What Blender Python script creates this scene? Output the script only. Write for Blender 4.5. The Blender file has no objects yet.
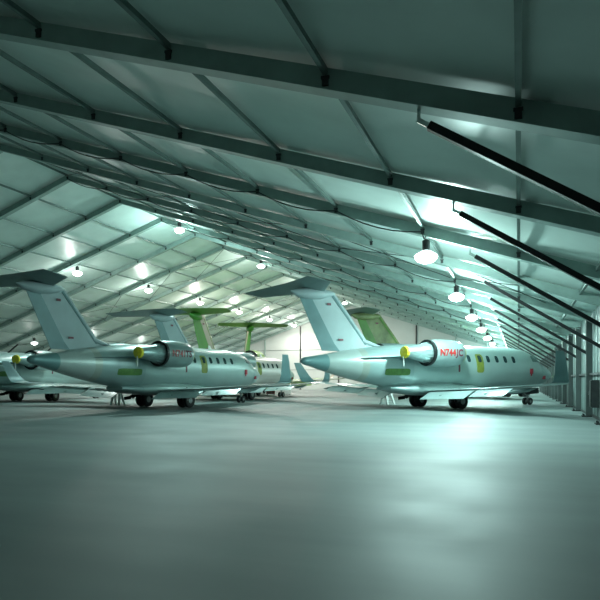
import bpy, bmesh, math, random
from mathutils import Vector, Matrix
random.seed(7)
C = bpy.context.scene.collection
PI = math.pi
PSI = math.atan(219/600)
EYE = 1.6
def W(x, z):                                  # metres right of / ahead of the viewer -> hangar plan
    return (x*math.cos(PSI)-z*math.sin(PSI), x*math.sin(PSI)+z*math.cos(PSI))

# ------------------------------------------------------------------ materials
def nodes_of(name):
    m = bpy.data.materials.new(name); m.use_nodes = True
    nt = m.node_tree; b = nt.nodes['Principled BSDF']
    return m, nt, b
def mat(name, col, rough=.5, metal=0.0, var=.12, scale=3.0, bump=0.0, stretch=(1,1,1), coat=0.0):
    m, nt, b = nodes_of(name)
    tc = nt.nodes.new('ShaderNodeTexCoord'); mp = nt.nodes.new('ShaderNodeMapping')
    mp.inputs['Scale'].default_value = stretch
    nz = nt.nodes.new('ShaderNodeTexNoise'); nz.inputs['Scale'].default_value = scale; nz.inputs['Detail'].default_value = 4
    nt.links.new(tc.outputs['Object'], mp.inputs['Vector']); nt.links.new(mp.outputs[0], nz.inputs['Vector'])
    cr = nt.nodes.new('ShaderNodeValToRGB')
    cr.color_ramp.elements[0].position = .3; cr.color_ramp.elements[1].position = .7
    cr.color_ramp.elements[0].color = tuple(c*(1-var) for c in col)+(1,)
    cr.color_ramp.elements[1].color = tuple(min(1, c*(1+var)) for c in col)+(1,)
    nt.links.new(nz.outputs['Fac'], cr.inputs[0]); nt.links.new(cr.outputs[0], b.inputs['Base Color'])
    b.inputs['Roughness'].default_value = rough; b.inputs['Metallic'].default_value = metal
    b.inputs['Coat Weight'].default_value = coat
    if bump:
        bp = nt.nodes.new('ShaderNodeBump'); bp.inputs['Strength'].default_value = bump; bp.inputs['Distance'].default_value = .02
        nt.links.new(nz.outputs['Fac'], bp.inputs['Height']); nt.links.new(bp.outputs[0], b.inputs['Normal'])
    return m
def emit(name, col, s):
    m, nt, b = nodes_of(name)
    b.inputs['Base Color'].default_value = col+(1,); b.inputs['Emission Color'].default_value = col+(1,)
    b.inputs['Emission Strength'].default_value = s
    return m
def banded(name, bands, rough, metal, axis='Y', lo=-10, hi=11, var=.08):
    """paint that changes at fixed stations along the airframe (bare sheet / primer sections)"""
    m, nt, b = nodes_of(name)
    tc = nt.nodes.new('ShaderNodeTexCoord'); sp = nt.nodes.new('ShaderNodeSeparateXYZ')
    nt.links.new(tc.outputs['Object'], sp.inputs[0])
    mr = nt.nodes.new('ShaderNodeMapRange'); mr.inputs['From Min'].default_value = lo; mr.inputs['From Max'].default_value = hi
    nt.links.new(sp.outputs[axis], mr.inputs['Value'])
    cr = nt.nodes.new('ShaderNodeValToRGB'); cr.color_ramp.interpolation = 'CONSTANT'
    e = cr.color_ramp.elements
    while len(e) > 1: e.remove(e[0])
    e[0].position = 0; e[0].color = bands[0][1]+(1,)
    for p, c in bands[1:]:
        k = e.new((p-lo)/(hi-lo)); k.color = c+(1,)
    nt.links.new(mr.outputs[0], cr.inputs[0])
    nz = nt.nodes.new('ShaderNodeTexNoise'); nz.inputs['Scale'].default_value = 1.3; nz.inputs['Detail'].default_value = 5
    nt.links.new(tc.outputs['Object'], nz.inputs['Vector'])
    m2 = nt.nodes.new('ShaderNodeMapRange'); m2.inputs['To Min'].default_value = 1-var; m2.inputs['To Max'].default_value = 1+var
    nt.links.new(nz.outputs['Fac'], m2.inputs['Value'])
    mx = nt.nodes.new('ShaderNodeMix'); mx.data_type = 'RGBA'; mx.blend_type = 'MULTIPLY'; mx.inputs[0].default_value = 1
    nt.links.new(cr.outputs[0], mx.inputs[6]); nt.links.new(m2.outputs[0], mx.inputs[7]); nt.links.new(mx.outputs[2], b.inputs['Base Color'])
    b.inputs['Roughness'].default_value = rough; b.inputs['Metallic'].default_value = metal
    return m

M = {}
M['fabric'] = mat('roof_fabric', (.64,.75,.71), .40, 0, .06, .9, .25)
M['fabric'].node_tree.nodes['Principled BSDF'].inputs['Specular IOR Level'].default_value = .32
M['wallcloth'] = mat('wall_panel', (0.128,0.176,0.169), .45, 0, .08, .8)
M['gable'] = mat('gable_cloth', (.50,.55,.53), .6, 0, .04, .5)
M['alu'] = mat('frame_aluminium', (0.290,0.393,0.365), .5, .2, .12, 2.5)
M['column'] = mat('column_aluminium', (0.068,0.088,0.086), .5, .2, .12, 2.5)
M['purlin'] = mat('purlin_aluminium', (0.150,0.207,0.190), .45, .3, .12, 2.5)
M['black'] = mat('black_steel', (.012,.014,.015), .45, .3, .2, 4)
M['bracket'] = mat('dark_bracket', (.03,.035,.036), .5, .3, .2, 4)
M['steel'] = mat('bright_steel', (.7,.75,.74), .25, .9, .1, 6)
M['cable'] = mat('cable_rubber', (.03,.035,.035), .5, 0, .1, 5)
M['tyre'] = mat('tyre_rubber', (.012,.013,.014), .7, 0, .2, 9)
M['hub'] = mat('wheel_hub', (.25,.28,.28), .4, .6, .15, 8)
M['dark'] = mat('dark_window', (.015,.04,.045), .12, 0, .1, 5)
M['yellow'] = mat('yellow_cover', (0.722,0.612,0.025), .6, 0, .15, 9)
M['inlet'] = mat('pale_yellow_cover', (0.496,0.496,0.128), .6, 0, .12, 9)
M['olive'] = mat('olive_primer', (.22,.26,.04), .55, 0, .2, 5)
M['dgreen'] = mat('dark_green_primer', (0.072,0.176,0.036), .55, 0, .2, 5)
M['red'] = mat('red_cover', (.35,.01,.03), .5, 0, .1, 5)
M['redtext'] = mat('red_lettering', (.36,.02,.02), .5, 0, .05, 5)
M['darktext'] = mat('maroon_lettering', (.16,.03,.05), .5, 0, .05, 5)
M['white'] = mat('white_paint', (.75,.77,.75), .4, 0, .06, 5)
M['lens'] = emit('lamp_lens', (.88,1.0,.98), 14)
M['refr'] = emit('refractor', (.80,.97,.95), 2.2)
M['refr_warm'] = emit('refractor_warm', (1.0,.95,.9), 2.2)
M['refr_dim'] = emit('refractor_dim', (.9,.95,.95), .4)
M['lens_warm'] = emit('lamp_lens_warm', (1.0,.95,.90), 14)
M['lens_dim'] = emit('lamp_lens_dim', (.9,.95,.95), 1.2)
base = (0.343,0.455,0.447)
M['skin'] = banded('bare_fuselage', [(-20,(0.178,0.319,0.328)),(-7.9,(0.428,0.503,0.487)),(-6.1,(0.359,0.407,0.367)),(-5.7,(0.296,0.407,0.407)),(-3.0,base),(1.6,(0.351,0.462,0.455)),(6.6,(0.351,0.447,0.439)),(8.0,(0.265,0.383,0.383))], .34, .25)
M['skin_wing'] = mat('wing_skin', (0.360,0.470,0.470), .3, .3, .12, 1.2)
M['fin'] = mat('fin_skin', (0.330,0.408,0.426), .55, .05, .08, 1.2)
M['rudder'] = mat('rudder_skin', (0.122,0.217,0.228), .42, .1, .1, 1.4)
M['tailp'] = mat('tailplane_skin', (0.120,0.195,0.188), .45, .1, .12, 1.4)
M['nacelle'] = mat('nacelle_skin', (0.266,0.348,0.348), .33, .3, .1, 1.4)
M['core'] = mat('core_cowl', (0.336,0.448,0.448), .3, .55, .25, 4, 0, (3,.4,3))
M['g_skin'] = banded('green_fuselage', [(-20,(0.104,0.234,0.033)),(-5,(0.143,0.273,0.052)),(2,(0.195,0.273,0.104)),(6,(0.104,0.234,0.039))], .5, .05)
def fin_two(name, aft, fore, split):
    m = banded(name, [(-20,aft),(split,fore)], .5, .05, 'Y', -8, 2, .15)
    nt = m.node_tree; tc = [n for n in nt.nodes if n.type=='TEX_COORD'][0]; sp = [n for n in nt.nodes if n.type=='SEPXYZ'][0]; mr = [n for n in nt.nodes if n.type=='MAP_RANGE' and n.inputs['From Min'].default_value==-8][0]
    ma = nt.nodes.new('ShaderNodeMath'); ma.operation='MULTIPLY_ADD'; ma.inputs[1].default_value=.857
    nt.links.new(sp.outputs['Z'], ma.inputs[0]); nt.links.new(sp.outputs['Y'], ma.inputs[2]); nt.links.new(ma.outputs[0], mr.inputs['Value'])
    return m
M['g_fin'] = fin_two('green_and_beige_fin', (0.043,0.211,0.019), (0.285,0.273,0.211), -3.3)
M['g_wing'] = mat('green_wing', (0.140,0.252,0.070), .5, .05, .25, 1.4)
M['g_brown'] = mat('olive_brown_fin', (0.160,0.192,0.080), .5, .05, .5, 1.1)
M['g_rudder'] = mat('green_rudder', (0.039,0.187,0.017), .5, 0, .15, 1.4)
M['g_tail'] = mat('green_tailplane', (0.072,0.195,0.029), .5, 0, .2, 1.4)
M['p_skin'] = banded('pale_fuselage', [(-20,(0.320,0.440,0.424)),(-2,(0.576,0.528,0.504)),(6.3,(0.304,0.400,0.384))], .35, .2)
M['orange'] = mat('red_toolbox', (.30,.05,.03), .5, 0, .1, 5)
# floor: sealed concrete, faint long stains
def floor_mat():
    m, nt, b = nodes_of('sealed_concrete')
    tc = nt.nodes.new('ShaderNodeTexCoord'); mp = nt.nodes.new('ShaderNodeMapping')
    mp.inputs['Rotation'].default_value = (0,0,-PSI); mp.inputs['Scale'].default_value = (.05,.28,1)
    n1 = nt.nodes.new('ShaderNodeTexNoise'); n1.inputs['Scale'].default_value = 1.6; n1.inputs['Detail'].default_value = 6
    nt.links.new(tc.outputs['Object'], mp.inputs[0]); nt.links.new(mp.outputs[0], n1.inputs['Vector'])
    cr = nt.nodes.new('ShaderNodeValToRGB'); cr.color_ramp.elements[0].position=.3; cr.color_ramp.elements[1].position=.7
    cr.color_ramp.elements[0].color=(.14,.18,.18,1); cr.color_ramp.elements[1].color=(.22,.27,.265,1)
    nt.links.new(n1.outputs['Fac'], cr.inputs[0]); nt.links.new(cr.outputs[0], b.inputs['Base Color'])
    n2 = nt.nodes.new('ShaderNodeTexNoise'); n2.inputs['Scale'].default_value=.6
    nt.links.new(tc.outputs['Object'], n2.inputs['Vector'])
    mr = nt.nodes.new('ShaderNodeMapRange'); mr.inputs['To Min'].default_value=.5; mr.inputs['To Max'].default_value=.7
    nt.links.new(n2.outputs['Fac'], mr.inputs['Value']); nt.links.new(mr.outputs[0], b.inputs['Roughness'])
    return m
M['floor'] = floor_mat()

# ------------------------------------------------------------------ mesh helpers
def obj(name, bm, m, parent=None, smooth=False, loc=None, ang=40):
    me = bpy.data.meshes.new(name)
    bmesh.ops.recalc_face_normals(bm, faces=bm.faces)
    bm.to_mesh(me); bm.free()
    for mm in (m if isinstance(m, (list, tuple)) else [m]): me.materials.append(mm)
    if smooth:
        for p in me.polygons: p.use_smooth = True
        me.set_sharp_from_angle(angle=math.radians(ang))
    o = bpy.data.objects.new(name, me); C.objects.link(o)
    if parent: o.parent = parent
    if loc: o.location = loc
    return o
def thing(name, label, cat, loc=(0,0,0), rz=0, group=None, sc=1):
    o = bpy.data.objects.new(name, None); C.objects.link(o)
    o.empty_display_size = .3
    o.location = loc; o.rotation_euler = (0,0,rz); o.scale = (sc,)*3
    o['label'] = label; o['category'] = cat
    if group: o['group'] = group
    return o
def struct(name, bm, m, smooth=False):
    o = obj(name, bm, m, None, smooth); o['kind'] = 'structure'; return o
def box(bm, lo, hi, mi=0, rot=None):
    vs = [bm.verts.new((x,y,z)) for x in (lo[0],hi[0]) for y in (lo[1],hi[1]) for z in (lo[2],hi[2])]
    if rot:
        for v in vs: v.co = rot @ v.co
    fs = [(0,1,3,2),(4,6,7,5),(0,4,5,1),(2,3,7,6),(0,2,6,4),(1,5,7,3)]
    for f in fs:
        q = bm.faces.new([vs[i] for i in f]); q.material_index = mi
    return vs
def bar(bm, a, b, w, h, up=(0,0,1), mi=0):
    a, b = Vector(a), Vector(b); d = (b-a).normalized(); u = Vector(up)
    s = d.cross(u).normalized(); u = s.cross(d).normalized()
    vs = []
    for p in (a, b):
        for i, j in ((-1,-1),(1,-1),(1,1),(-1,1)): vs.append(bm.verts.new(p+s*(i*w/2)+u*(j*h/2)))
    for f in ((0,1,2,3),(7,6,5,4),(0,4,5,1),(1,5,6,2),(2,6,7,3),(3,7,4,0)):
        q = bm.faces.new([vs[i] for i in f]); q.material_index = mi
def tube(bm, pts, r, n=8, mi=0, cap=True):
    pts = [Vector(p) for p in pts]; rs = r if isinstance(r, (list,tuple)) else [r]*len(pts)
    rings = []
    for i, p in enumerate(pts):
        d = (pts[min(i+1,len(pts)-1)]-pts[max(i-1,0)]).normalized()
        ref = Vector((0,0,1)) if abs(d.z) < .95 else Vector((1,0,0))
        s = d.cross(ref).normalized(); u = s.cross(d)
        rings.append([bm.verts.new(p+(s*math.cos(2*PI*k/n)+u*math.sin(2*PI*k/n))*rs[i]) for k in range(n)])
    for a, b in zip(rings, rings[1:]):
        for k in range(n):
            q = bm.faces.new((a[k],a[(k+1)%n],b[(k+1)%n],b[k])); q.material_index = mi
    if cap:
        for rg in (rings[0], rings[-1]):
            q = bm.faces.new(rg); q.material_index = mi
def loft(bm, rings, cap=True, closed=True, mi=0):
    R = [[bm.verts.new(p) for p in rg] for rg in rings]
    n = len(R[0])
    for a, b in zip(R, R[1:]):
        for k in range(n if closed else n-1):
            q = bm.faces.new((a[k],a[(k+1)%n],b[(k+1)%n],b[k])); q.material_index = mi
    if cap:
        bm.faces.new(R[0]); bm.faces.new(R[-1])
def lathe(bm, prof, axis='Y', c=(0,0,0), n=28, mi=0, caps=True):
    rings = []
    for t, r in prof:
        rg = []
        for k in range(n):
            a = 2*PI*k/n
            if axis == 'Y': rg.append((c[0]+r*math.cos(a), c[1]+t, c[2]+r*math.sin(a)))
            elif axis == 'Z': rg.append((c[0]+r*math.cos(a), c[1]+r*math.sin(a), c[2]+t))
            else: rg.append((c[0]+t, c[1]+r*math.cos(a), c[2]+r*math.sin(a)))
        rings.append(rg)
    loft(bm, rings, caps, True, mi)
NB = bmesh.new

# ------------------------------------------------------------------ hangar shell
XR, XL = 3.05, -53.65
RX = -25.3
SL = .33
Y0, Y1 = -6.0, 94.0
def P(X):                                    # level of the purlin nodes
    return 13.75 - SL*abs(X-RX)
b = NB(); box(b, (XL-1, Y0-1, -.15), (XR+1, Y1+1, 0)); struct('floor', b, M['floor'])
frames_y = [Y0+5*i for i in range(21)]; frames_y[0] = Y0+.6; frames_y[-1] = Y1-.6
NP = 10
pitch = (XR-.25-RX)/NP
def roof(name, sgn):
    b = NB(); nx, ny = 40, 120
    g = []
    L = abs((XR if sgn > 0 else XL)-RX)
    for i in range(nx+1):
        row = []
        for j in range(ny+1):
            d = L*i/nx; y = Y0+(Y1-Y0)*j/ny
            q = .10*abs(math.sin(PI*(y-Y0)/5))*(.6+.4*abs(math.sin(PI*d/pitch)))
            wob = .03*math.sin(d*1.7+y*.9)*abs(math.sin(PI*(y-Y0)/5))
            row.append((RX+sgn*d, y, 13.75-SL*d+.16+q+wob))
        g.append(row)
    top = [[b.verts.new(p) for p in r] for r in g]
    up = [[b.verts.new((p[0],p[1],p[2]+.06)) for p in r] for r in g]
    for i in range(nx):
        for j in range(ny):
            b.faces.new((top[i][j],top[i+1][j],top[i+1][j+1],top[i][j+1]))
            b.faces.new((up[i][j],up[i][j+1],up[i+1][j+1],up[i+1][j]))
    o = struct(name, b, M['fabric'], True)
roof('ceiling', 1); roof('ceiling_left', -1)
# side walls: ribbed panels
def side_wall(name, X, sgn):
    b = NB(); H = P(X)+.2
    prof = []
    y = Y0
    while y < Y1-.01:
        prof += [(y,0),(y+.18,0),(y+.24,-.05),(y+.76,-.05),(y+.82,0)]; y += 1.0
    prof.append((Y1,0))
    lo = [b.verts.new((X+sgn*d, yy, 0)) for yy, d in prof]; hi = [b.verts.new((X+sgn*d, yy, H)) for yy, d in prof]
    lo2 = [b.verts.new((X+sgn*.12, yy, 0)) for yy, d in prof]; hi2 = [b.verts.new((X+sgn*.12, yy, H)) for yy, d in prof]
    for i in range(len(prof)-1):
        b.faces.new((lo[i],lo[i+1],hi[i+1],hi[i])); b.faces.new((lo2[i],hi2[i],hi2[i+1],lo2[i+1])); b.faces.new((hi[i],hi[i+1],hi2[i+1],hi2[i]))
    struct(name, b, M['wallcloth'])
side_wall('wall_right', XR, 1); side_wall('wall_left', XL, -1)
def gable(name, y, sgn):
    b = NB()
    pts = [(XL,0),(XR,0),(XR,P(XR)+.3),(RX,P(RX)+.3),(XL,P(XL)+.3)]
    a = [b.verts.new((x,y,z)) for x,z in pts]; c = [b.verts.new((x,y+sgn*.12,z)) for x,z in pts]
    b.faces.new(a); b.faces.new(c)
    for i in range(5): b.faces.new((a[i],a[(i+1)%5],c[(i+1)%5],c[i]))
    struct(name, b, M['gable'])
gable('wall_far', Y1, 1); gable('wall_near', Y0, -1)
for sx, nm in ((XR-.02,'baseboard_right'),(XL+.02,'baseboard_left')):
    b = NB(); s = -1 if sx > 0 else 1
    box(b, (min(sx,sx+s*.06), Y0, .0), (max(sx,sx+s*.06), Y1, .12)); struct(nm, b, M['bracket'])
ordn = ['first','second','third','fourth','fifth','sixth','seventh','eighth','ninth','tenth','eleventh','twelfth','thirteenth','fourteenth','fifteenth','sixteenth','seventeenth','eighteenth','nineteenth','twentieth','twenty-first']
# portal frames
def beam_mesh(sgn):
    b = NB()
    x0, x1 = RX, (XR-.1 if sgn > 0 else XL+.1)
    bar(b, (x0,0,13.75-.045), (x1,0,P(x1)-.045), .25, .31)
    bar(b, (x0,0,13.75-.215), (x1,0,P(x1)-.215), .30, .03)
    return b
b0 = beam_mesh(1); rafR = obj('rafter', b0, M['alu']); b0 = beam_mesh(-1); rafL = obj('rafter', b0, M['alu'])
def col_mesh(X, s):
    b = NB(); H = P(X)-.1
    box(b, (min(X,X+s*.25), -.14, .04), (max(X,X+s*.25), .14, H)); return b
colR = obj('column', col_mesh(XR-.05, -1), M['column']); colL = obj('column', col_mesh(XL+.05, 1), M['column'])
def plate_mesh(X, s):
    b = NB(); box(b, (min(X,X+s*.42), -.26, 0), (max(X,X+s*.42), .26, .05)); 
    for i in (-1,1): lathe(b, [(0.05,.03),(.12,.03)], 'Z', (X+s*.34, i*.18, 0), 8)
    return b
plR = obj('base_plate', plate_mesh(XR-.05, -1), M['black']); plL = obj('base_plate', plate_mesh(XL+.05, 1), M['black'])
def brace_mesh(s):
    b = NB(); m = RX
    a = (RX+s*(-1.40-RX), 0, 5.46); c = (RX+s*(2.78-RX), 0, 2.78)
    a, c = Vector(a), Vector(c); d = (c-a).normalized()
    bar(b, a+d*.18, c, .12, .12)
    return b
def brace_end(s):
    b = NB()
    a = Vector((RX+s*(-1.40-RX), 0, 5.46)); c = Vector((RX+s*(2.78-RX), 0, 2.78)); d = (c-a).normalized()
    bar(b, a-d*.02, a+d*.2, .05, .07); bar(b, a+Vector((-.0,0,-.03)), (a.x, 0, P(a.x)-.2), .03, .05, (1,0,0))
    return b
brR = obj('knee_brace', brace_mesh(1), M['black']); brL = obj('knee_brace', brace_mesh(-1), M['black'])
beR = obj('brace_clevis', brace_end(1), M['steel']); beL = obj('brace_clevis', brace_end(-1), M['steel'])
first = True
for i, y in enumerate(frames_y):
    t = thing('portal_frame', 'grey aluminium portal frame of the hangar, %s from the camera end' % ordn[i], 'roof frame', (0,y,0), 0, 'portal frames of the hangar')
    for o in (rafR,rafL,colR,colL,plR,plL):
        c = o if first else o.copy()
        if not first: C.objects.link(c)
        c.parent = t
    for o, e in ((brR,beR),(brL,beL)):
        c = o if first else o.copy(); d = e if first else e.copy()
        if not first: C.objects.link(c); C.objects.link(d)
        c.parent = t; d.parent = c
    first = False
# purlins
br0 = None
for side in (1,-1):
    for k in range(0 if side > 0 else 1, NP):
        X = RX+side*pitch*k; z = P(X)
        lab = 'slim aluminium ridge purlin along the top of the roof' if k == 0 else 'slim aluminium purlin on the %s roof slope, %s down from the ridge' % ('right' if side > 0 else 'left', ordn[k-1])
        t = thing('roof_purlin', lab, 'purlin', (X,Y0,z), 0, 'roof purlins')
        bb = NB(); box(bb, (-.04,.02,.0), (.04,Y1-Y0-.02,.10)); obj('rail', bb, M['purlin'], t)
        for y in frames_y[1:-1]:
            if br0 is None:
                bb = NB(); box(bb, (-.05,-.16,-.12), (.05,.16,-.01)); box(bb, (-.065,-.16,-.01), (.065,.16,.035))
                br0 = obj('bracket', bb, M['bracket'])
                c = br0
            else:
                c = br0.copy(); C.objects.link(c)
            c.parent = t; c.location = (0, y-Y0, -.06)
# small extra eave rail on both sides
for side in (1,-1):
    X = RX+side*(2.08-RX)
    bb = NB(); box(bb, (-.04,.02,-.03), (.04,Y1-Y0-.02,.08))
    o = obj('eave_rail', bb, M['purlin'], None, False, (X,Y0,P(X))); o['label'] = 'thin rail just inside the %s eave under the roof' % ('right' if side>0 else 'left'); o['category'] = 'rail'
    X = RX+side*(3.0-RX) - side*.07
    bb = NB(); box(bb, (-.05,.02,-.05), (.05,Y1-Y0-.02,.05))
    o = obj('wall_girt', bb, M['bracket'], None, False, (X,Y0,1.85)); o['label'] = 'dark horizontal rail along the %s side wall' % ('right' if side>0 else 'left'); o['category'] = 'rail'
# gable posts on the far wall
gx = [-3.2,-9.0,-15.0,-21.2,-27.6,-34.2,-40.6,-47.0]
for i, X in enumerate(gx):
    bb = NB(); box(bb, (-.09,-.2,0), (.09,-.01,P(X)-.25))
    box(bb, (-.2,-.3,0), (.2,-.01,.04))
    o = obj('gable_post', bb, M['bracket'] if i in (2,3,4,5) else M['alu'], None, False, (X,Y1,0))
    o['label'] = 'upright post against the white end wall, %s from the right wall' % ordn[i]; o['category'] = 'post'; o['group'] = 'posts of the end wall'
for k, z in enumerate((3.3, 6.6)):
    bb = NB(); box(bb, (XL+.3,-.07,-.03), (XR-.3,-.005,.03))
    o = obj('gable_rail', bb, M['wallcloth'], None, False, (0,Y1,z)); o['label'] = '%s pale horizontal rail across the white end wall' % ('lower','upper')[k]; o['category'] = 'rail'
# wind bracing cables in the roof
def cable(a, c, r, lab, sag=0.0, name='bracing_cable', m='cable'):
    a, c = Vector(a), Vector(c); n = 10 if sag else 1
    pts = [a.lerp(c, i/n)-Vector((0,0,sag*4*(i/n)*(1-i/n))) for i in range(n+1)]
    pts = [p-pts[0] for p in pts]
    bb = NB(); tube(bb, pts, r, 6)
    o = obj(name, bb, M[m], None, True, tuple(a)); o['label'] = lab; o['category'] = 'cable'; return o
def roofpt(X, y, dz=-.02): return (X, y, P(X)+dz)
for bay, y in enumerate((24, 49, 74)):
    for q in range(0, 9, 2):
        for side in ((1,-1) if bay else (1,)):
            xa = RX+side*pitch*q; xb = RX+side*pitch*min(q+1.93, 9.4)
            t = thing('bracing_cross', 'thin crossed bracing wires between purlins of the %s roof slope, %s set from the camera, %s down from the ridge' % ('right' if side>0 else 'left', ordn[bay], ordn[q//2]), 'bracing', (xa,y,P(xa)), 0, 'crossed bracing wires of the roof')
            t['label'] = 'crossed bracing wires on %s roof slope, %s bay from camera, %s below ridge' % ('right' if side>0 else 'left', ordn[bay], ordn[q//2])
            for f in (0,1):
                p0 = Vector(roofpt(xa, y+.32 if f else y+4.68))-t.location; p1 = Vector(roofpt(xb, y+4.68 if f else y+.32))-t.location
                bb = NB(); tube(bb, [p0, p1], .018, 6); obj('bracing_wire', bb, M['cable'], t, True)
# power cable sagging along frame rafters
for i, y in ((5,19),(7,29),(9,39),(11,49)):
    n = 9
    pts = []
    for k in range(n):
        xa = RX+pitch*k; xb = RX+pitch*(k+1)
        if xb > -2.5: xb = -2.7
        for j in range(6):
            t = j/6; X = xa+(xb-xa)*t
            pts.append((X, y-.19, P(X)-.12-.22*4*t*(1-t)))
    o0 = Vector(pts[0]); bb = NB(); tube(bb, [Vector(p)-o0 for p in pts], .022, 6)
    o = obj('power_cable', bb, M['cable'], None, True, tuple(o0)); o['label'] = 'black power cable drooping in swags along the %s roof frame from the camera' % ordn[i]; o['category'] = 'cable'

# ------------------------------------------------------------------ lamps
def lamp_parts():
    parts = {}
    b = NB(); lathe(b, [(0,.012),(1.0,.012)], 'Z', (0,0,0), 8); parts['hanger_rod'] = (b, 'steel')
    b = NB(); lathe(b, [(.18,.05),(.20,.12),(.50,.13),(.54,.06),(.56,.02)], 'Z', (0,0,0), 18); parts['ballast_housing'] = (b, 'bracket')
    b = NB(); lathe(b, [(.18,.08),(.16,.16),(.06,.33),(.0,.36),(-.005,.345),(.05,.31),(.14,.14),(.15,.02)], 'Z', (0,0,0), 26, 0, False); parts['prismatic_refractor'] = (b, 'refr')
    b = NB(); lathe(b, [(.02,.36),(-.07,.35),(-.16,.27),(-.21,.14),(-.22,.01)], 'Z', (0,0,0), 26); parts['glowing_lens'] = (b, 'lens')
    return parts
_cache = {}
def lamp(X, y, z, rowname, k, n, power, col, lens='lens', up=.20):
    lab = 'glowing high bay lamp %s, %s' % (rowname, ['nearest to the camera','second nearest','third nearest','fourth nearest','fifth nearest','sixth nearest','seventh nearest','eighth nearest'][k])
    t = thing('high_bay_lamp', lab, 'lamp', (X,y,z), 0, 'high bay lamps '+rowname)
    key = lens
    if key not in _cache:
        _cache[key] = {}
        for nm, (bb, mm) in lamp_parts().items():
            o = obj(nm, bb, M[lens] if mm == 'lens' else M['refr'+lens[4:]] if mm == 'refr' else M[mm], t, True); _cache[key][nm] = o
        cur = _cache[key]
    else:
        cur = {}
        for nm, o in _cache[key].items():
            c = o.copy(); C.objects.link(c); c.parent = t; cur[nm] = c
    rod = cur['hanger_rod']; top = P(X)-(.2 if -30 < X < -10 else 0)
    rod.location = (0,0,.55); rod.scale = (1,1,max(.02, top-z-.55))
    L = bpy.data.lights.new('lamp_light', 'SPOT'); L.energy = power*.6; L.color = col; L.shadow_soft_size = .16; L.spot_size = math.radians(172); L.spot_blend = .35
    lo = bpy.data.objects.new('lamp_light', L); C.objects.link(lo); lo.parent = t; lo.location = (0,0,-.36)
    L = bpy.data.lights.new('lamp_glow', 'POINT'); L.energy = power*up; L.color = col; L.shadow_soft_size = .16
    lo = bpy.data.objects.new('lamp_glow', L); C.objects.link(lo); lo.parent = t; lo.location = (0,0,-.38)
CY = (.66,1.0,.95); NE = (.95,1.0,.93); WA = (1.0,.92,.84)
PW = 1350

for k in range(8):
    lamp(-2.82, 19.62+10*k, 5.6, 'along the right side', k, 8, PW*(.7 if k==0 else .75), CY, 'lens', .52)
for k in range(4):
    lamp(-23.7, 38.8+15*k, 12.75, 'just right of the roof ridge', k, 4, PW*(2.2,1.5,1.2,1.2)[k], CY if k==0 else (NE if k==1 else WA), 'lens' if k < 2 else 'lens_warm', .16)
for k in range(6):
    lamp(-33.73, 39.62+10*k, 10.3, 'from the left roof slope', k, 6, PW*(.4,.7,.95,1.05,1.1,1.1)[k], NE if k < 2 else WA, 'lens' if k<2 else 'lens_warm', .26)
for k in range(5):
    lamp(-47.8, 49.62+10*k, 5.5, 'low beside the left eave', k, 5, PW*(.08 if k==0 else .3), NE, 'lens_dim' if k==0 else 'lens')

# ------------------------------------------------------------------ aircraft
def sup(c, hw, top, bot, F, n=40, e=2.15):
    zc = (top+bot)/2; hh = (top-bot)/2; rg = []
    for k in range(n):
        a = 2*PI*k/n; ca, sa = math.cos(a), math.sin(a)
        rg.append((c+hw*math.copysign(abs(ca)**(2/e), ca), F, zc+hh*math.copysign(abs(sa)**(2/e), sa)))
    return rg
FUS = [ # x from nose, top, bottom, half width
 (0,1.99,1.93,.03),(.08,2.10,1.82,.14),(.25,2.22,1.68,.27),(.55,2.36,1.52,.43),(1.0,2.54,1.36,.63),(1.5,2.70,1.22,.82),(1.9,2.86,1.14,.94),
 (2.3,3.12,1.07,1.05),(2.7,3.33,1.01,1.14),(3.2,3.49,.97,1.23),(3.9,3.58,.94,1.30),(4.8,3.62,.93,1.345),(7,3.62,.93,1.345),(9,3.62,.93,1.345),
 (11,3.62,.94,1.345),(12.3,3.60,.99,1.335),(13.2,3.55,1.08,1.29),(14.4,3.45,1.24,1.18),(15.5,3.33,1.43,1.02),(16.6,3.18,1.65,.83),(17.6,3.02,1.88,.64),
 (18.4,2.88,2.10,.46),(19.0,2.79,2.27,.33),(19.35,2.73,2.35,.24),(19.5,2.68,2.42,.15),(19.56,2.62,2.48,.06)]
def hw_at(F):
    x = 10.3-F
    for a, c in zip(FUS, FUS[1:]):
        if a[0] <= x <= c[0]:
            t = (x-a[0])/(c[0]-a[0]); return tuple(a[i]+(c[i]-a[i])*t for i in (1,2,3))
    return FUS[-1][1:]
def side_x(F, z, e=2.15):
    top, bot, hw = hw_at(F); zc = (top+bot)/2; hh = (top-bot)/2
    return hw*max(0, 1-abs((z-zc)/hh)**e)**(1/e)
def patch(bm, F0, F1, z0, z1, s=1, off=.008, nu=6, nv=8, rnd=.35, bulge=None):
    """a skin panel lying on the fuselage side, rounded corners"""
    g = []
    cz, cf = (z0+z1)/2, (F0+F1)/2; hz, hf = (z1-z0)/2, (F1-F0)/2
    n = 28; c0 = bm.verts.new((s*(side_x(cf,cz)+off), cf, cz)); c1 = None
    prev = [c0]*n; rings = []
    for r in (.5, 1.0):
        ring = []
        for k in range(n):
            a = 2*PI*k/n; ex = 2/(2+6*(1-rnd))
            f = cf+r*hf*math.copysign(abs(math.cos(a))**ex, math.cos(a)); z = cz+r*hz*math.copysign(abs(math.sin(a))**ex, math.sin(a))
            ring.append(bm.verts.new((s*(side_x(f,z)+off), f, z)))
        rings.append(ring)
    edge = [bm.verts.new((v.co.x-s*.03, v.co.y, v.co.z)) for v in rings[1]]
    for k in range(n):
        k2 = (k+1)%n
        bm.faces.new((c0, rings[0][k], rings[0][k2])); bm.faces.new((rings[0][k], rings[1][k], rings[1][k2], rings[0][k2]))
        bm.faces.new((rings[1][k], edge[k], edge[k2], rings[1][k2]))
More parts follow.
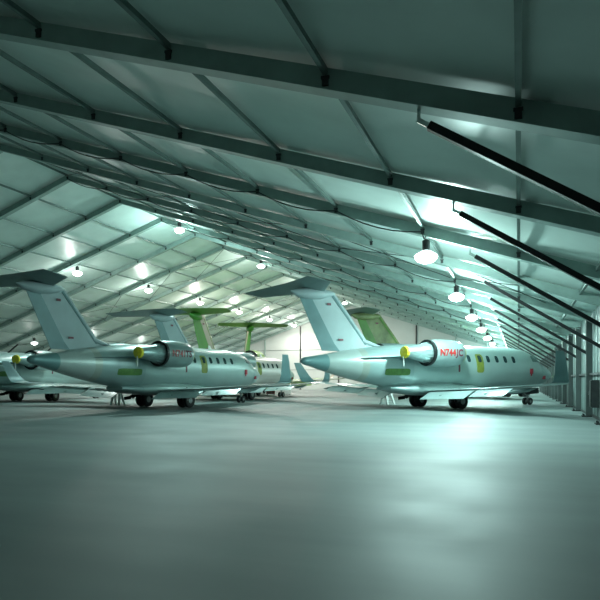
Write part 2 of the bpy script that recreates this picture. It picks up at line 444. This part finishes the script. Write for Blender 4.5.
def foil(F_le, F_te, x, z, th, vertical=False, n=9):
    """closed airfoil ring; F_le > F_te"""
    c = F_le-F_te; up, dn = [], []
    for i in range(n+1):
        t = (1-math.cos(PI*i/n))/2
        y = 5*th*(.2969*math.sqrt(t)-.126*t-.3516*t*t+.2843*t**3-.1015*t**4)*c + .002
        f = F_le-c*t
        up.append((f, y)); dn.append((f, -y*.75))
    ring = up+dn[::-1][0:-1]
    return [((x, f, z+y) if not vertical else (x+y*(1 if y>0 else 1.33), f, z)) for f, y in ring]
def build_jet(skin, fin_m, rudder_m, tail_m, wing_m, nac_m, reg, root):
    S = M
    # fuselage
    b = NB(); loft(b, [sup(0, w, t, bo, 10.3-x) for x,t,bo,w in FUS]); 
    # belly fairing merged into the same body
    bf = [(3.6,.95,.9,.5),(3.0,1.1,.82,1.0),(1.8,1.35,.74,1.38),(0,1.5,.70,1.45),(-1.8,1.5,.74,1.42),(-3.0,1.35,.86,1.15),(-4.0,1.3,1.05,.6)]
    loft(b, [sup(0, w, t, bo, f, 32, 2.6) for f,t,bo,w in bf])
    fus = obj('fuselage', b, skin, root, True, None, 50)
    for s in (1,-1):
        for F in (1.2,2.08,2.8,3.55,4.3,5.05):
            b = NB(); patch(b, F-.135, F+.135, 2.62, 3.02, s, .022 if F == 2.08 else .010, rnd=.8); obj('cabin_window', b, S['dark'], fus)
    b = NB(); patch(b, 1.78, 2.38, 2.02, 3.10, 1, .012, rnd=.45); o = obj('exit_door', b, S['olive'], fus); o['label'] = 'olive green unpainted emergency exit'
    b = NB(); patch(b, 6.1, 6.95, 1.35, 3.05, -1, .012, rnd=.2); obj('cabin_door', b, S['fin'], fus)
    b = NB(); patch(b, -4.75, -3.2, 1.84, 2.20, 1, .012, rnd=.3); o = obj('access_panel', b, S['dgreen'], fus); o['label'] = 'green primed panel under the engine pylon'
    b = NB(); patch(b, .30, .42, 2.05, 2.62, 1, .014, rnd=.2); obj('drain_mast', b, S['darktext'], fus)
    b = NB(); patch(b, .05, .8, 1.28, 1.42, 1, .10, rnd=.2); 
    obj('landing_light_panel', b, S['nacelle'], fus)
    for s in (1,-1):       # flight deck side windows, covered in pale film
        for (f0,f1,z0,z1) in ((6.95,7.45,2.72,3.10),(7.5,7.95,2.72,3.02)):
            b = NB(); patch(b, f0, f1, z0, z1, s, .010, rnd=.3); obj('flight_deck_window', b, S['tailp'], fus)
    # two windscreen panes
    for s in (1,-1):
        b = NB()
        a = []
        for x, f in ((.04,2.0),(.60,2.15),(.66,2.62),(.04,2.55)):
            t, bo, w = hw_at(10.3-f); zc=(t+bo)/2; hh=(t-bo)/2
            a.append(b.verts.new((s*x, 10.3-f, zc+hh*(1-(x/w)**2.15)**(1/2.15)+.012)))
        b.faces.new(a); r = bmesh.ops.extrude_face_region(b, geom=b.faces[:]); 
        for v in r['geom']:
            if isinstance(v, bmesh.types.BMVert): v.co.z -= .04
        obj('windscreen', b, S['dark'], fus)
    for s in (1,-1):
        b = NB(); F = 6.7; x = side_x(F, 2.12); box(b, (min(s*x,s*(x+.06)),F-.12,1.98),(max(s*x,s*(x+.06)),F+.12,2.30)); box(b, (min(s*x,s*(x+.03)),F-.04,1.86),(max(s*x,s*(x+.03)),F+.04,1.98))
        o = obj('probe_cover', b, S['red'], fus); o['label'] = 'red probe cover with hanging streamer'
    b = NB(); F = 8.4; x = side_x(F,1.75); box(b, (x-.02,F-.13,1.66),(x+.05,F+.13,1.88)); o = obj('pitot_cover', b, S['red'], fus)
    # anti-collision + dorsal antenna
    b = NB(); lathe(b, [(0,.05),(.05,.045),(.08,.02)], 'Z', (0,-4.7,3.40), 10); o = obj('beacon', b, S['red'], fus)
    b = NB(); loft(b, [foil(4.6,4.2,0,3.6,.08,True), foil(4.4,4.2,0,3.85,.08,True)]); obj('blade_antenna', b, S['white'], fus)
    # wings
    for s in (1,-1):
        st = [(1.0,3.2,-2.2,1.02,.085),(2.2,2.35,-2.0,1.06,.10),(4.4,1.05,-1.75,1.16,.105),(7.0,-.35,-2.35,1.30,.10),(9.3,-1.62,-3.0,1.43,.09),(9.62,-1.95,-3.12,1.47,.07)]
        b = NB(); loft(b, [foil(f0,f1,s*x,z,th*.5) for x,f0,f1,z,th in st])
        w = obj('wing', b, wing_m, root, True, None, 60)
        # winglet
        wl = [(9.55,-1.85,-3.12,1.46,.05),(9.72,-2.1,-3.15,1.56,.04),(9.86,-2.35,-3.25,1.85,.035),(10.02,-2.75,-3.42,2.45,.03),(10.08,-2.98,-3.50,2.78,.03)]
        rings = []
        for x,f0,f1,z,th in wl:
            rg = foil(f0,f1,0,0,th,True); rings.append([(s*x+p[0], p[1], z+0*p[0]) for p in rg])
        b = NB(); loft(b, rings); obj('winglet', b, fin_m if wing_m is not M['skin_wing'] else S['rudder'], w, True, None, 60)
        # lowered flaps: inboard and outboard
        for (xa,xb,fa,fb,za,zb,ch) in ((1.5,4.3,-2.0,-1.72,1.02,1.13,.95),(4.45,7.1,-1.72,-2.35,1.13,1.27,.75)):
            b = NB(); R = math.radians(25)
            def fl(x,f,z):
                rg = foil(0,-ch,0,0,.06); return [(s*x, f+p[1]*math.cos(R)-p[2]*0+.05, z+p[1]*math.sin(R)+p[2]-.05) for p in rg]
            loft(b, [fl(xa,fa,za), fl(xb,fb,zb)]); obj('flap', b, wing_m, w, True, None, 60)
        for x,f,z in ((2.6,-1.7,1.02),(5.6,-1.8,1.16),(7.3,-2.2,1.26)):
            b = NB(); tube(b, [(s*x,f+1.3,z-.02),(s*x,f+.6,z-.13),(s*x,f-.3,z-.2),(s*x,f-.75,z-.22)], [.02,.09,.09,.02], 10); obj('flap_track_fairing', b, S['nacelle'], w, True)
    # fin
    b = NB(); st = [(2.95,-3.6,-7.95,.045),(3.45,-4.95,-8.2,.05),(4.6,-5.95,-8.8,.05),(5.6,-6.85,-9.3,.05),(6.1,-7.3,-9.5,.05)]
    st2 = [(z,f0, f0-(f0-f1)*.74, th) for z,f0,f1,th in st]
    loft(b, [foil(f0,f1,0,z,th,True) for z,f0,f1,th in st2]); fin = obj('vertical_fin', b, fin_m, root, True, None, 60)
    b = NB(); loft(b, [[(0.0+.07,f0-(f0-f1)*.72,z),(0+.01,f1,z),(-.01,f1,z),(-.07,f0-(f0-f1)*.72,z)] for z,f0,f1,th in [(3.08,-4.2,-8.02,.05)]+st[1:]]); 
    obj('rudder', b, rudder_m, fin)
    b = NB(); loft(b, [[(0,f0-.02,z),(.075,f0-.36,z),(-.075,f0-.36,z)] for z,f0,f1,th in st[1:]]); obj('leading_edge', b, rudder_m, fin)
    b = NB(); tube(b, [(0,-4.2,3.38),(0,-4.9,3.52),(0,-5.3,3.62),(0,-5.5,3.7)], [.04,.11,.13,.05], 10); obj('dorsal_inlet', b, fin_m, fin, True)
    b = NB(); box(b, (.085,-7.05,3.62),(.10,-6.75,3.72)); obj('fin_marking', b, S['darktext'], fin)
    b = NB(); box(b, (.085,-7.75,5.38),(.105,-7.52,5.50)); obj('fin_light', b, S['darktext'], fin)
    # tailplane with bullet fairing
    b = NB(); loft(b, [[(p[0],p[1],p[2]+(f0-p[1])*.12-.08) for p in foil(f0,f1,x,z,th*.5)] for x,f0,f1,z,th in ((-3.1,-9.75,-10.75,6.08,.08),(-3.0,-9.55,-10.8,6.08,.09),(-.2,-8.0,-10.1,6.14,.10),(.2,-8.0,-10.1,6.14,.10),(3.0,-9.55,-10.8,6.08,.09),(3.1,-9.75,-10.75,6.08,.08))])
    tp = obj('tailplane', b, tail_m, root, True, None, 60)
    b = NB(); tube(b, [(0,-7.2,6.0),(0,-7.5,5.98),(0,-8.2,5.92),(0,-8.9,5.88),(0,-9.5,5.90),(0,-9.85,5.96)], [.03,.16,.28,.29,.2,.02], 14)
    obj('bullet_fairing', b, fin_m, tp, True)
    # engines
    for s in (1,-1):
        c = (s*1.98, 0, 3.02)
        b = NB(); lathe(b, [(-.50,.50),(-.47,.56),(-.50,.62),(-.62,.67),(-1.0,.72),(-1.6,.735),(-2.2,.72),(-2.62,.68),(-2.62,.64),(-2.2,.63),(-1.3,.62),(-.55,.52)], 'Y', c, 36, 0, False)
        # close inner bore
        e = obj('engine_nacelle', b, nac_m, root, True, None, 50)
        b = NB(); lathe(b, [(-2.55,.665),(-2.72,.70),(-2.80,.69),(-2.78,.60),(-2.55,.60)], 'Y', c, 36, 0, False); o = obj('exhaust_ring', b, S['black'], e, True)
        b = NB(); lathe(b, [(-1.6,.62),(-2.2,.60),(-2.9,.50),(-3.6,.37),(-4.1,.28),(-4.25,.25),(-4.25,.2),(-3.9,.15)], 'Y', c, 32); obj('core_cowl', b, S['core'], e, True)
        for k in range(10):
            a = 2*PI*k/10+.2; b = NB()
            bar(b, (c[0]+.58*math.cos(a), -2.45, c[2]+.58*math.sin(a)), (c[0]+.46*math.cos(a), -3.2, c[2]+.46*math.sin(a)), .02, .05, (math.cos(a),0,math.sin(a))); obj('duct_strut', b, S['nacelle'], e)
        b = NB(); lathe(b, [(-4.15,.28),(-4.2,.31),(-4.33,.30),(-4.36,.2),(-4.38,.02)], 'Y', c, 12); o = obj('exhaust_cover', b, S['yellow'], e, True, None, 25); o['label'] = 'yellow exhaust plug'
        b = NB(); box(b, (c[0]-.03,-4.36,c[2]-.72),(c[0]+.03,-4.33,c[2]-.2)); o = obj('streamer', b, S['white'], e)
        b = NB(); lathe(b, [(-.58,.50),(-.50,.605),(-.41,.57),(-.38,.3),(-.37,.02)], 'Y', c, 28); o = obj('inlet_cover', b, S['inlet'], e, True); o['label'] = 'pale yellow intake cover'
        b = NB()
        for f0,f1,x in ((-.3,-3.6,s*.95),(-.6,-3.1,s*1.42)): pass
        loft(b, [foil(-.6,-6.6,s*.62,2.66,.035), foil(-.7,-5.9,s*1.02,2.74,.035), foil(-.8,-3.9,s*1.40,2.84,.045)]); obj('pylon', b, S['rudder'] if rudder_m is M['rudder'] else rudder_m, root, True, None, 60)
        if reg:
            for txt, m, f0 in ((reg[:4], 'redtext', -2.50), (reg[4:], 'darktext', None)):
                cu = bpy.data.curves.new('txt', 'FONT'); cu.body = reg if False else txt; cu.size = .50; cu.resolution_u = 3; cu.offset = .016
                to = bpy.data.objects.new('txt', cu); C.objects.link(to); bpy.context.view_layer.update()
                dg = bpy.context.evaluated_depsgraph_get(); me = bpy.data.meshes.new_from_object(to.evaluated_get(dg))
                C.objects.unlink(to); bpy.data.objects.remove(to)
                xs = [v.co.x for v in me.vertices]; w = max(xs)
                if f0 is None: f0 = tend+.05
                sx = 1.0
                bb = NB(); bb.from_mesh(me)
                bmesh.ops.triangulate(bb, faces=bb.faces)
                bmesh.ops.subdivide_edges(bb, edges=[e2 for e2 in bb.edges if e2.calc_length() > .12], cuts=2)
                L = 1.62
                for v in bb.verts:
                    u, h = v.co.x, v.co.y-.17
                    F = (f0+u) if s > 0 else (-(f0+u)-3.2)
                    a = h/.74; R = .748
                    v.co = Vector((c[0]+s*R*math.cos(a), F, c[2]+.02+R*math.sin(a)))
                tend = f0+w
                o = obj('registration_mark', bb, M[m], e)
    # landing gear
    def wheel(name, x, F, r, wdt, par):
        b = NB(); prof = [(-wdt/2,.42*r),(-wdt/2,.82*r),(-wdt*.38,.96*r),(-wdt*.15,r),(wdt*.15,r),(wdt*.38,.96*r),(wdt/2,.82*r),(wdt/2,.42*r)]
        lathe(b, prof, 'X', (x,F,r), 28, 0, False)
        R2 = [(-wdt*.42,.44*r),(-wdt*.45,.2*r),(-wdt*.45,.02),(wdt*.45,.02),(wdt*.45,.2*r),(wdt*.42,.44*r)]
        lathe(b, R2, 'X', (x,F,r), 20, 1, False)
        o = obj(name, b, [S['tyre'], S['hub']], par, True); return o
    for s in (1,-1):
        b = NB(); tube(b, [(s*1.59,0,.40),(s*1.59,.02,.8),(s*1.65,.1,1.15)], [.07,.08,.11], 12); tube(b, [(s*1.35,0,.40),(s*1.83,0,.40)], .06, 10)
        tube(b, [(s*1.59,.05,.75),(s*1.0,.1,1.05)], .045, 8); tube(b, [(s*1.59,-.12,.45),(s*1.62,-.28,.75),(s*1.6,-.1,1.0)], .03, 8)
        g = obj('main_landing_gear', b, S['hub'], root, True)
        wheel('wheel', s*1.36, 0, .44, .25, g); wheel('wheel', s*1.82, 0, .44, .25, g)
        b = NB(); bar(b, (s*2.2,-.5,.55), (s*2.05,.2,.95), .03, .34, (s,0,.4)); bar(b, (s*2.2,-.5,.55), (s*2.35,-.9,.5), .03, .2, (0,0,1)); obj('gear_door', b, S['black'], g)
    b = NB(); tube(b, [(0,8.0,.24),(0,8.03,.7),(0,8.15,1.15)], [.05,.07,.09], 12); tube(b, [(-.2,8,.24),(.2,8,.24)], .04, 10); tube(b, [(0,7.98,.55),(0,7.3,1.0)], .035, 8)
    box(b, (-.06,8.08,.62),(.06,8.2,.74))
    g = obj('nose_landing_gear', b, S['hub'], root, True)
    wheel('wheel', -.18, 8, .24, .14, g); wheel('wheel', .18, 8, .24, .14, g)
    for s in (1,-1):
        b = NB(); bar(b, (s*.32,7.45,.86), (s*.32,8.7,.92), .025, .36); obj('gear_door', b, M['bracket'], g)
    # tail skid / ventral
def copy_tree(o, parent=None):
    c = o.copy(); C.objects.link(c)
    if parent: c.parent = parent
    for ch in list(o.children): copy_tree(ch, c)
    return c
def jet(x, z, theta, label, sc=1.0, src=None, args=None):
    X, Y = W(x, z); a = math.radians(theta)-PSI
    if src is not None:
        r = copy_tree(src); r.location = (X,Y,0); r.rotation_euler = (0,0,-a); r.scale = (sc,)*3; r['label'] = label
    else:
        r = thing('business_jet', label, 'airplane', (X,Y,0), -a, 'business jets parked in the hangar', sc)
        build_jet(*args, r)
    return r
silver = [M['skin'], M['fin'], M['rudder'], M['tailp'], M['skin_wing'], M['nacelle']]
A = jet(7.9, 34.5, 58, 'silver twin-engine business jet marked N744JC, nose to the right wall', args=silver+['N744JC'])
B = jet(-8.0, 35.5, 28.5, 'silver twin-engine business jet marked N741TS in the left foreground', args=silver+['N741TS'])
Cc = jet(-20.2, 45.6, 15, 'shadowed grey business jet at the left edge, behind the tail of N741TS', args=silver+[None])
D = jet(-5.5, 49.0, 28, 'business jet with pale pinkish cabin, its nose seen behind N741TS', args=[M['p_skin']]+silver[1:]+[None])
green = [M['g_skin'], M['g_fin'], M['g_rudder'], M['g_tail'], M['g_wing'], M['g_skin']]
def tail_at(x, z, th, sc):
    t = math.radians(th); return x+9.8*sc*math.sin(t), z+9.8*sc*math.cos(t)
E = jet(*tail_at(-9.2, 50.2, 14, 1.2), 14, 'green primed jet whose bright green rudder stands above the middle of N741TS', 1.2, args=green+[None])
F_ = jet(*tail_at(-5.4, 68, -15, 1.28), -15, 'farthest green primed jet, its wide green tailplane level against the end wall', 1.28, src=E)
olive = [M['g_skin'], M['g_brown'], M['g_tail'], M['tailp'], M['skin_wing'], M['nacelle']]
G = jet(*tail_at(4.4, 51, 60, 1.2), 60, 'green-finned jet standing behind N744JC, fin leaning beside its tail', 1.2, args=olive+[None])

# ------------------------------------------------------------------ ground equipment
def ladder(x, z, rz, lab):
    X, Y = W(x, z)
    t = thing('step_ladder', lab, 'ladder', (X,Y,0), rz, 'short step ladders under the wings')
    b = NB()
    for s in (-1,1):
        bar(b, (s*.28,-.02,0), (s*.18,.30,.98), .13, .10, (0,1,0)); bar(b, (s*.30,.72,0), (s*.18,.36,.98), .12, .08, (0,1,0))
    obj('frame', b, M['white'], t)
    for s in (-1,1):
        b = NB(); vs = [b.verts.new((s*(.28-.1*z), y, z)) for y,z in ((.12,.42),(.55,.42),(.40,.95),(.28,.95))]; b.faces.new(vs); q = bmesh.ops.extrude_face_region(b, geom=b.faces[:])
        for v in q['geom']:
            if isinstance(v, bmesh.types.BMVert): v.co.x -= s*.03
        obj('side_panel', b, M['white'], t)
    for k in range(3):
        h = .25+.25*k; b = NB(); w = .28-.1*h; box(b, (-w,-.02+.33*h-.05,h-.015),(w,-.02+.33*h+.09,h+.015)); obj('tread', b, M['steel'], t)
    b = NB(); box(b, (-.2,.24,.97),(.2,.42,1.01)); obj('top_step', b, M['white'], t)
ladder(5.95, 39.4, .9, 'short silver step ladder under the left wing of N744JC')
ladder(-11.9, 38.6, .2, 'short silver step ladder under the left wing of N741TS')
# tow tractor beyond the nose of the right jet
def tractor(x, z, rz):
    X, Y = W(x, z)
    t = thing('tow_tractor', 'low dark tow tractor parked under the nose of N744JC', 'tractor', (X,Y,0), rz)
    b = NB(); box(b, (-1.2,-.6,.25),(1.2,.6,.62)); box(b, (-1.2,-.55,.62),(-.1,.55,.85)); bmesh.ops.bevel(b, geom=b.edges[:], offset=.04, segments=2, affect='EDGES'); obj('body', b, M['black'], t)
    b = NB(); box(b, (.2,-.4,.6),(.6,.4,.78)); box(b, (.55,-.4,.7),(.68,.4,1.05)); obj('seat', b, M['bracket'], t)
    b = NB(); tube(b, [(-.05,0,.8),(.12,0,1.02)], .025, 8); lathe(b, [(0,.17),(.03,.17)], 'Z', (.12,0,1.0), 16); obj('steering_wheel', b, M['cable'], t)
    b = NB(); box(b, (1.2,-.35,.35),(1.24,.35,.55)); obj('rear_panel', b, M['white'], t)
    for sx in (-.8,.8):
        for sy in (-.62,.62):
            b = NB(); lathe(b, [(-.1,.1),(-.1,.28),(.1,.28),(.1,.1)], 'Y', (sx,sy,.28), 20); obj('wheel', b, M['tyre'], t, True)
tractor(20.4, 57.0, .3)
# red tool cabinet and white crate beyond the left jet's nose
X, Y = W(-3.1, 63.5)
t = thing('tool_cabinet', 'small red wheeled tool cabinet beyond the nose of N741TS', 'cabinet', (X,Y,0), PSI)
b = NB(); box(b, (-.45,-.3,.12),(.45,.3,.95)); bmesh.ops.bevel(b, geom=b.edges[:], offset=.02, segments=1, affect='EDGES'); obj('body', b, M['orange'], t)
for k in range(4):
    b = NB(); box(b, (-.41,-.325,.16+.195*k),(.41,-.3,.33+.195*k)); d = obj('drawer', b, M['orange'], t); b = NB(); box(b, (-.3,-.35,.28+.195*k),(.3,-.32,.30+.195*k)); obj('handle', b, M['steel'], d)
for sx in (-.36,.36):
    for sy in (-.22,.22):
        b = NB(); lathe(b, [(-.02,.06),(.02,.06)], 'X', (sx,sy,.06), 12); obj('caster', b, M['tyre'], t)
X, Y = W(-1.6, 65.0)
t = thing('storage_crate', 'white lidded storage crate beyond the nose of N741TS', 'crate', (X,Y,0), PSI)
b = NB(); box(b, (-.6,-.4,.05),(.6,.4,.6)); bmesh.ops.bevel(b, geom=b.edges[:], offset=.02, segments=1, affect='EDGES'); obj('body', b, M['white'], t)
b = NB(); box(b, (-.63,-.43,.6),(.63,.43,.68)); obj('lid', b, M['white'], t)
for sx in (-.5,.5):
    b = NB(); box(b, (sx-.06,-.38,0),(sx+.06,.38,.05)); obj('runner', b, M['bracket'], t)
# electrical cabinet on the right wall
t = thing('electrical_cabinet', 'tall narrow dark electrical cabinet fixed on the right wall between columns', 'cabinet', (2.90,26.6,.5))
b = NB(); box(b, (-.2,-.3,0),(.09,.3,1.1)); bmesh.ops.bevel(b, geom=b.edges[:], offset=.015, segments=1, affect='EDGES'); obj('body', b, M['bracket'], t)
b = NB(); box(b, (-.23,-.27,.03),(-.2,.27,1.07)); d = obj('door', b, M['black'], t)
b = NB(); box(b, (-.26,.18,.5),(-.23,.21,.62)); obj('handle', b, M['steel'], d)

# ------------------------------------------------------------------ world, camera
w = bpy.data.worlds.new('night'); bpy.context.scene.world = w; w.use_nodes = True
w.node_tree.nodes['Background'].inputs[0].default_value = (.01,.015,.02,1); w.node_tree.nodes['Background'].inputs[1].default_value = .3
cam = bpy.data.cameras.new('camera'); co = bpy.data.objects.new('camera', cam); C.objects.link(co)
cam.sensor_width = 36; cam.lens = 36; cam.shift_y = 80/600; cam.clip_end = 400
co.location = (0,0,EYE); co.rotation_euler = (PI/2, 0, PSI)
sc = bpy.context.scene; sc.camera = co
sc.view_settings.view_transform = 'Standard'; sc.view_settings.look = 'None'; sc.view_settings.gamma = 1
sc.view_settings.use_curve_mapping = False; sc.view_settings.exposure = 0.95
try: sc.cycles.max_bounces = 6; sc.cycles.diffuse_bounces = 4
except Exception: pass
